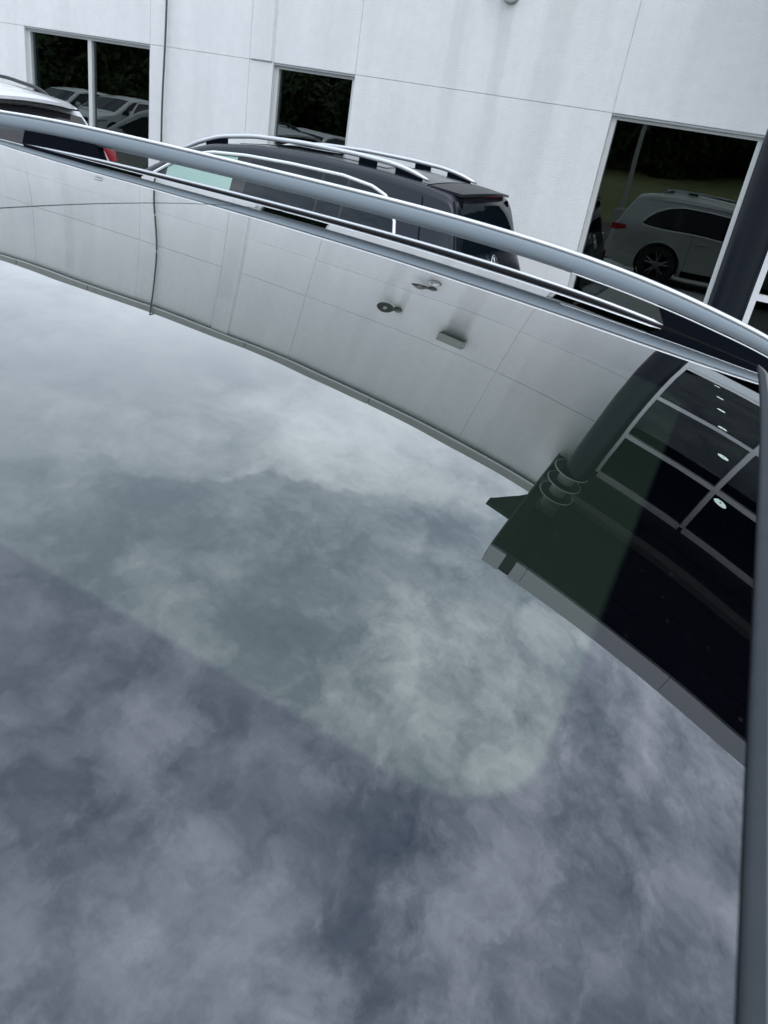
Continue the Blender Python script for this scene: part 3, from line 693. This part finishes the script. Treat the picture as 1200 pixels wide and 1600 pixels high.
# --- black car along the wall
PB = dict(L=4.66, HW=.955, belt=1.02, roof=1.62, paint='p_graphite', tumble=.235, sm=.035, crown=.025,
    tail_x=.22, top=[(0, .40), (.20, .44), (.24, .70), (.28, .93), (.32, .985), (.37, 1.03), (.49, 1.50), (.55, 1.54), (.78, 1.580), (1.2, 1.622), (1.8, 1.645), (2.4, 1.634), (2.85, 1.58), (3.05, 1.52), (3.88, 1.06), (3.98, 1.03), (4.35, .95), (4.55, .82), (4.63, .68), (4.66, .5)],
    rear_axle=1.02, front_axle=3.80, wheel=.36, mirror=3.12,
    win=[(.90, 1.08, 1.10), (.93, 1.05, 1.24), (1.00, 1.04, 1.36), (1.08, 1.035, 1.44), (1.22, 1.03, 1.49), (1.5, 1.02, 1.525), (2.0, 1.01, 1.535), (2.45, 1.00, 1.53), (2.8, 1.0, 1.505), (3.0, 1.0, 1.455), (3.2, 1.0, 1.35), (3.44, 1.0, 1.19), (3.62, 1.0, 1.03)],
    pillars=[(1.44, .014), (1.68, .014), (2.46, .07), (3.24, .02)], door_seams=[1.45, 2.45, 3.55], handles=[1.75, 2.75], front_glass='tint_green', tail=(.72, .82),
    rear_glass=(.375, .487), windshield=(3.08, 3.88), rear_mat='tint', glass_roof=(1.25, 2.7), lip='black_matt',
    trim_r=.0145, rail=[(.82, 1.602), (.95, 1.645), (1.15, 1.682), (1.5, 1.702), (2.0, 1.710), (2.5, 1.693), (2.85, 1.642), (3.10, 1.562), (3.26, 1.48)], rail_y=.60, rail_feet=[(.88, 1.12), (1.30, 1.46), (2.78, 3.0)], rail_mat='satin_grey', glass='tint', trim='satin')
car, S_ = suv('black_car', PB, (-1.62, 6.72, 0), math.pi)
tag(car, 'black sport utility car with satin silver roof rails parked along the white wall', 'car')
# spoiler, hatch seam, emblem and front window with painted see-through brightness on the black car
sp = MB(); P_ = []
for x in np.linspace(.43, .76, 12):
    row = []
    for k in range(21):
        f = -1 + 2 * k / 20; hwx = .70 - .05 * (1 - (x - .43) / .33); xx = x + (.07 * f * f * (1 - (x - .43) / .33)); row.append((xx, f * hwx, S_['topz'](.76, f * hwx * .98) - .005 + .012 - .030 * ((.76 - x) / .33)))
    P_.append(row)
sp.slab(P_, .022); spo = sp.build('roof_spoiler', 'p_black', car, True)
MB().box(.445, .46, -.2, .2, 1.546, 1.556, .002).build('brake_lamp', 'tail_red', spo)
for s in (1, -1):
    pts = [(.78, s * y, S_['topz'](.78, y) + .002) for y in np.linspace(0, .70, 12)] + [S_['side'](.78 - .10 * k / 8, 1.50 - .45 * k / 8, s, .002) for k in range(9)]
    MB().tube(pts, .005, 5).build('hatch_seam', 'rubber', car)
    MB().slab([[(x, s * (y), z), (x + .05, s * (y + .08), z)] for x, y, z in [(.50, .62, 1.51), (.465, .68, 1.36), (.43, .72, 1.22), (.385, .76, 1.08)]], (-.01, 0, 0)).build('spoiler_fin', 'black_gloss', car)
em = MB(); em.lathe((0.325, 0, 1.0), [(.078, 0), (.086, -.006), (.094, 0), (.086, .006), (.078, 0)], 'x', 32)
for k in range(3):
    a = math.pi / 2 + k * 2 * math.pi / 3; em.tube([(.322, 0, 1.0), (.328, .083 * math.cos(a), 1.0 + .083 * math.sin(a))], [.013, .003], 6)
eo = em.build('emblem', 'chrome', car, 'all')
for v_ in eo.data.vertices: v_.co.x -= .02 - (v_.co.z - 1.0) * .35
MB().tube([(.375, .02, 1.09), (.40, .30, 1.18), (.405, .33, 1.19)], .010, 6).build('wiper', 'rubber', car)

# --- white car farther along the wall
PW = dict(L=4.78, HW=.96, belt=1.12, roof=1.72, paint='p_white', tumble=.19, sm=.03, crown=.045,
    top=[(0, .50), (.02, .75), (.06, 1.0), (.12, 1.10), (.50, 1.55), (.54, 1.62), (.70, 1.665), (1.0, 1.70), (1.6, 1.735), (2.2, 1.74), (2.8, 1.68), (3.1, 1.60), (3.95, 1.12), (4.4, 1.02), (4.65, .85), (4.74, .7), (4.78, .5)],
    rear_axle=.95, front_axle=3.85, wheel=.37, mirror=3.25,
    win=[(.72, 1.16, 1.18), (.80, 1.15, 1.36), (.95, 1.14, 1.52), (1.2, 1.13, 1.58), (2.0, 1.12, 1.61), (2.6, 1.12, 1.58), (3.0, 1.12, 1.49), (3.7, 1.12, 1.14)],
    pillars=[(1.4, .03), (2.45, .045)], door_seams=[1.45, 2.45, 3.55], handles=[1.75, 2.75], trim='black_gloss', tail=(1.02, 1.13),
    rear_glass=(.15, .475), rear_w=(.95, .95), windshield=(3.15, 3.92), rear_mat='tint_grey', lip='black_matt',
    rail=[(.78, 1.67), (.95, 1.74), (1.4, 1.79), (2.2, 1.81), (2.8, 1.76), (3.0, 1.68)], rail_y=.62, rail_feet=[(.8, 1.0), (1.75, 1.9), (2.8, 2.95)], rail_mat='black_gloss')
carw, SW = suv('white_car', PW, (-6.62, 6.36, 0), math.pi)
tag(carw, 'white sport utility car with black roof rails seen from behind at the left edge', 'car')
sp = MB(); P_ = []
for x in np.linspace(.36, .66, 10):
    row = []
    for k in range(21):
        f = -1 + 2 * k / 20; t_ = (x - .36) / .30; row.append((x + .12 * f ** 4 * (1 - t_), f * (.68 + .02 * t_), SW['topz'](.66, f * .68) + .006 - .05 * (1 - t_) ** 1.5))
    P_.append(row)
sp.slab(P_, .03); spo = sp.build('roof_spoiler', 'p_white', carw, True)
MB().box(.375, .40, -.16, .16, 1.628, 1.636, .002).build('brake_lamp', 'tail_red', spo)
MB().box(.40, .60, -.66, .66, 1.585, 1.60, .004).build('spoiler_underside', 'black_gloss', spo)

# --- background cars (seen in the window reflections)
PG = dict(L=4.7, HW=.93, belt=.98, roof=1.58, paint='p_silver', tumble=.2, sm=.03, crown=.03,
    top=[(0, .50), (.03, .8), (.1, .98), (.2, 1.02), (.5, 1.5), (.7, 1.56), (1.4, 1.60), (2.2, 1.60), (2.8, 1.5), (3.7, 1.02), (4.3, .93), (4.6, .78), (4.7, .5)],
    rear_axle=.95, front_axle=3.8, wheel=.35, mirror=3.05,
    win=[(.7, 1.03, 1.05), (.8, 1.02, 1.3), (1.0, 1.01, 1.45), (2.0, 1.0, 1.50), (2.7, 1.0, 1.42), (3.4, 1.0, 1.03)],
    pillars=[(1.4, .03), (2.4, .045)], door_seams=[1.4, 2.4, 3.45], handles=[1.7, 2.7], rear_glass=(.22, .48), windshield=(2.85, 3.65), trim='black_gloss')
rowcars = [(-26.0, -9.8, 1.57, 'p_white', 'white parked car at the far left end of the row behind the camera'),
           (-23.2, -9.6, 1.57, 'p_silver', 'silver parked car between the white and the black cars in the row behind the camera'),
           (-20.4, -9.9, -1.57, 'p_black', 'black parked car in the row behind the camera, facing away from the building'),
           (-17.6, -9.7, 1.57, 'p_grey', 'mid grey parked car in the row behind the camera'),
           (-14.8, -9.6, 1.57, 'p_white', 'white parked car between the grey and the dark red parked cars behind the camera'),
           (-12.0, -9.8, 1.57, 'p_red', 'dark red parked car in the row behind the camera'),
           (-9.2, -9.6, 1.57, 'p_silver', 'silver parked car next to the dark red one in the row behind the camera'),
           (-6.4, -9.9, 1.57, 'p_black', 'black parked car nearest the middle of the row behind the camera')]
protos = {}
for (x, y, rz, pm, lab) in rowcars:
    base = (x, y - (0 if rz > 0 else -4.7), 0)
    if not protos:
        o, _ = suv('parked_car', PG, base, rz)
        protos['o'] = o
    else: o = copy_tree(protos['o']); o.location = base; o.rotation_euler = (0, 0, rz)
    if pm != 'p_silver':
        mem = {}
        for c in o.children_recursive:
            if c.data.materials and c.data.materials[0] == M['p_silver']:
                if c.data.name not in mem: mem[c.data.name] = c.data.copy(); mem[c.data.name].materials[0] = M[pm]
                c.data = mem[c.data.name]
    tag(o, lab, 'car', 'row of parked cars behind the camera')

# ------------------------------------------------------------------ the silver car in the foreground
PS = dict(L=5.1, HW=.985, belt=1.06, roof=1.70, paint='p_silver', tumble=.178, sm=.03, crown=.0,
    top=[(0, .52), (.03, .78), (.08, 1.02), (.14, 1.08), (.34, 1.48), (.42, 1.62), (.6, 1.67), (.9, 1.70), (1.2, 1.705), (1.6, 1.695), (2.0, 1.68), (2.4, 1.645), (2.66, 1.61), (2.78, 1.565), (3.75, 1.12), (3.85, 1.09), (4.5, .98), (4.9, .85), (5.04, .72), (5.1, .5)],
    rear_axle=1.10, front_axle=4.15, wheel=.39, mirror=3.25,
    win=[(.62, 1.12, 1.13), (.72, 1.10, 1.25), (.86, 1.09, 1.36), (1.05, 1.08, 1.45), (1.3, 1.07, 1.50), (1.8, 1.06, 1.50), (2.2, 1.06, 1.475), (2.6, 1.06, 1.42), (3.0, 1.06, 1.29), (3.55, 1.06, 1.07)],
    pillars=[(1.25, .05), (2.25, .05)], door_seams=[1.62, 2.45, 3.6], handles=[1.85, 2.75], trim='satin', rear_glass=(.16, .33), windshield=(2.80, 3.72))
me_, SS = suv('silver_car', PS, (OX, YC, 0), 0.)
tag(me_, 'silver sport utility car in the foreground with a mirror-like panoramic glass roof', 'car')
def loc(v): return [(a - OX, b - YC, c) for a, b, c in v]
def mine(mb, name, material, parent=me_, smooth=True, kind=None, fix=True):
    mb.v = loc(mb.v); return mb.build(name, material, parent, smooth, kind, fix)
def mir(p): return (p[0], 2 * YC - p[1], p[2])
XF, XS = .0665, -.672
def gpanel(name, xa, xb, mt):
    nx, ny = max(24, int((xb - xa) / .010)), 120; Pn = []
    for i in range(nx + 1):
        x = xa + (xb - xa) * i / nx; y1 = YE; y0 = 2 * YC - y1
        Pn.append([(x, y0 + (y1 - y0) * j / ny, zg(x, y0 + (y1 - y0) * j / ny)) for j in range(ny + 1)])
    m = MB(); m.grid(Pn); o = mine(m, name, mt, smooth='all', fix=False)
    if o.data.polygons[0].normal.z < 0: o.data.flip_normals()
    e_ = MB(); rim = [q for q in Pn[0]] + [r_[-1] for r_ in Pn[1:]] + [q for q in Pn[-1][-2::-1]] + [r_[0] for r_ in Pn[-2:0:-1]]
    n_ = len(rim); e_.add([q for q in rim] + [(q[0], q[1], q[2] - .006) for q in rim], [(k, (k + 1) % n_, (k + 1) % n_ + n_, k + n_) for k in range(n_)])
    mine(e_, 'glass_edge', 'rubber', smooth=False)
    return o
gm = roof_glass(XF, (-.605, -.006), .1765, .762)
gm2 = roof_glass(XF, (-1.60, -.74), .1765, .762, rear=True)
gpanel('front_roof_glass', XS + .0018, XF, gm)
gpanel('rear_roof_glass', -1.72, XS - .0018, gm2)
sl = MB(); Pn = [[(x, y, zg(x, y) - .003) for y in np.linspace(2 * YC - YE, YE, 60)] for x in (XS - .02, XS + .02)]
sl.slab(Pn, .01); mine(sl, 'seam_seal', 'rubber')
XL = np.linspace(-1.74, XF + .005, 150)
for s in (0, 1):
    def T(p): return (float(p[0]), float(p[1] if s == 0 else 2 * YC - p[1]), float(p[2] if s == 0 else p[2] + zg(p[0], 2 * YC - YE) - zg(p[0], YE)))
    def strip(name, fa, fb, mt, X=XL, nx=1, thick=.006, mid=None, **k):
        Pn = []
        for x in X:
            a, b = Vector(fa(x)), Vector(fb(x)); row = []
            for j in range(nx + 1):
                t = j / nx; p = a.lerp(b, t); p.z += (mid or 0) * 4 * t * (1 - t); row.append(T(tuple(p)))
            Pn.append(row)
        return mine(MB().slab(Pn, thick), name, mt, **k)
    strip('edge_seal', lambda x: (x, YE - .0050, zg(x, YE - .005) + .0008), lambda x: (x, YE + .0100, max(zg(x, YE) + .0006, zchrome(x) - .0048)), 'rubber')
    XC = np.linspace(-1.70, -.0705, 110)
    mine(MB().tube([T((x, 1.168, zchrome(x) - .0030)) for x in XC], [.0029 * min(1, .3 + (XC[-1] - x) / .012) for x in XC], 10), 'chrome_moulding', 'satin_grey', smooth='all')
    mine(MB().tube([T((x, 1.168, zchrome(x) - .0045)) for x in np.linspace(-.0705, XF + .02, 12)], .0022, 8), 'rubber_moulding', 'rubber', smooth='all')
    strip('moulding_base', lambda x: (x, 1.1655, zchrome(x) - .0065), lambda x: (x, 1.176, zchrome(x) - .007), 'rubber', thick=.012)
    strip('roof_side', lambda x: (x, 1.176, zchrome(x) - .009), lambda x: (x, YC + SS['hw'](x - OX, 1.50) - .01, zchrome(x) - .17), 'p_silver', nx=6, mid=.022, thick=.01)
    # roof rail: bar with an almost upright face and a white tube as painted top highlight
    XR = list(np.linspace(-1.78, .27, 200)); Pn = []
    sec = [(.0075, -.02), (.0028, .10), (.0006, .24), (.0, .45), (.0004, .70), (.0018, .86), (.0040, .95), (.0075, .995), (.013, 1.01), (.020, .97), (.026, .85), (.028, .5), (.027, .15), (.020, -.03)]
    for x in XR:
        a, b = zrb(x), zrt(x); h_ = b - a; Pn.append([T((x, 1.185 + u + max(0, x) * .10, a + h_ * w)) for u, w in sec])
    m = MB(); n_ = len(sec); m.v = [q for r_ in Pn for q in r_]
    for i in range(len(Pn) - 1):
        for j in range(n_): m.f.append((i * n_ + j, i * n_ + (j + 1) % n_, (i + 1) * n_ + (j + 1) % n_, (i + 1) * n_ + j))
    m.f += [tuple(range(n_)), tuple((len(Pn) - 1) * n_ + j for j in range(n_))]
    ro = mine(m, 'roof_rail', 'rail')
    mine(MB().tube([T((x, 1.1866 + max(0, x) * .10, zrt(x) - .0021)) for x in XR[6:-4]], .0028, 10), 'rail_painted_highlight', 'rail_top', ro, smooth='all')
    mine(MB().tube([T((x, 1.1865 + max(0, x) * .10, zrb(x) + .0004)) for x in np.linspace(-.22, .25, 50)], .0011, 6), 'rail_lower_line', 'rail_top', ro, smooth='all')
    def foot(xa0, xa1, xb0, xb1):
        Pn = []
        for k in range(21):
            t = k / 20; xt = xa0 + (xa1 - xa0) * t; xb = xb0 + (xb1 - xb0) * t
            Pn.append([T((xb, 1.179 + max(0, xb) * .10, zchrome(xb) - .006)), T((xt, 1.188 + max(0, xt) * .10, zrb(xt) + .003))])
        return mine(MB().slab(Pn, (0, (.017 if s == 0 else -.017), 0)), 'rail_foot', 'black_matt', ro)
    foot(-.088, .25, -.0685, .24)
    foot(-1.33, -1.150, -1.33, -1.128)
    foot(-1.77, -1.58, -1.74, -1.62)
# header seal across the front edge and the windscreen beyond it
yy = np.linspace(2 * YC - YE + .02, 1.160, 110)
def bead(prof, mt, nm):
    Pn = []
    for y in yy:
        f = min(1, max(.10, (1.163 - y) / .11)); f = f ** .7; w = .0118 * f; z0_ = zg(XF, y)
        Pn.append([(XF + .0006 + w * u, y, z0_ + h * (.3 + .7 * f)) for u, h in prof])
    m = MB(); m.grid(Pn); return mine(m, nm, mt, smooth='all')
bead([(-.02, -.005), (0, .0015), (.12, .0030), (.34, .0040), (.52, .0046)], 'seal', 'header_seal')
bead([(.52, .0046), (.60, .0056), (.74, .0058), (.88, .0045), (1.0, -.002), (1.04, -.008)], 'seal_top', 'header_seal_crown')
Pn = [[(XF + .010 + d, y, zg(XF, y) - .004 - .42 * d - .25 * d * d) for y in np.linspace(2 * YC - YE + .03, 1.14, 30)] for d in np.linspace(0, .10, 8)]
mine(MB().slab(Pn, .012), 'windscreen_top', 'tint')

# ------------------------------------------------------------------ trees, lamp poles beyond the parking rows
def leaf_mesh(n, rx, rz, seed):
    rnd = random.Random(seed); m = MB()
    blobs = [(rnd.uniform(-.6, .6), rnd.uniform(-.6, .6), rnd.uniform(-.8, .7), rnd.uniform(.28, .5)) for _ in range(18)]
    for k in range(n):
        bx_, by_, bz_, br = rnd.choice(blobs); a, e__ = rnd.uniform(0, 6.28), math.asin(rnd.uniform(-1, 1)); rr = br * rnd.uniform(.55, 1.05)
        p = Vector(((bx_ + rr * math.cos(a) * math.cos(e__)) * rx, (by_ + rr * math.sin(a) * math.cos(e__)) * rx, (bz_ + rr * math.sin(e__)) * rz))
        u = Vector((rnd.uniform(-1, 1), rnd.uniform(-1, 1), rnd.uniform(-1, 1))).normalized(); w = u.orthogonal().normalized(); s_ = rnd.uniform(.2, .42)
        m.add([p - u * s_, p + w * s_ * .6, p + u * s_, p - w * s_ * .6], [(0, 1, 2, 3)])
    return m
def tree(h, rx, seed):
    r_ = empty('tree'); t = MB(); t.tube([(0, 0, 0), (.1, .05, h * .3), (-.05, .1, h * .55), (0, 0, h * .85)], [.32, .25, .18, .05], 8)
    rnd = random.Random(seed)
    for k in range(7):
        z = h * rnd.uniform(.3, .7); a = rnd.uniform(0, 6.28); t.tube([(0, 0, z), (rx * .5 * math.cos(a), rx * .5 * math.sin(a), z + h * .14)], [.12, .03], 6)
    t.build('trunk', 'bark', r_, True)
    c = leaf_mesh(5200, rx, h * .52, seed); c.v = [(a, b, z + h * .50) for a, b, z in c.v]; c.build('crown', 'leaf', r_, fix=False); return r_
tp = [tree(8.2, 3.9, 1), tree(7.2, 3.9, 2), tree(9.2, 3.8, 3)]
for i in range(78):
    rowk = i // 26; x = -98 + (i % 26) * 7.2 + rowk * 2.4 + random.uniform(-1, 1); y = -47 - 6 * rowk + random.uniform(-2, 2)
    o = tp[i % 3] if i < 3 else copy_tree(tp[i % 3])
    o.location = (x, y, (-(y + 17)) * .075 - .6); o.rotation_euler = (0, 0, random.uniform(0, 6.28)); s_ = random.uniform(.95, 1.1) * (1.0 + .05 * rowk); o.scale = (s_, s_, s_)
    tag(o, 'leafy green tree in the dense belt of trees, dimly mirrored in the windows', 'tree', 'trees on the slope beyond the parking')
for i in range(15):
    o = copy_tree(tp[i % 3]); o.location = (-62 + i * 3.1 + random.uniform(-.8, .8), -19.5 + random.uniform(-1, 1), -.9); o.rotation_euler = (0, 0, random.uniform(0, 6.28)); s_ = random.uniform(.62, .8); o.scale = (s_, s_, s_)
    tag(o, 'small leafy tree in the nearer row, dimly mirrored in the left windows', 'tree', 'nearer trees behind the parked cars')
def pole(x, y, label):
    r_ = empty('lamp_post', (x, y, .0)); MB().lathe((0, 0, 0), [(.28, 0), (.28, .7), (.11, .72), (.08, 8.5)], 'z', 16, cap=True).build('post', 'fixture_grey', r_, True)
    MB().box(-.9, .9, -.06, .06, 8.4, 8.5, .01).build('cross_arm', 'fixture_grey', r_)
    for s in (-1, 1): MB().box(s * .75 - .28, s * .75 + .28, -.2, .2, 8.28, 8.4, .03).build('lamp_head', 'fixture_grey', r_)
    return tag(r_, label, 'lamp post')
pole(-4.9, -15.5, 'grey lamp post standing beyond the cars, reflected in the window beside the dark column')
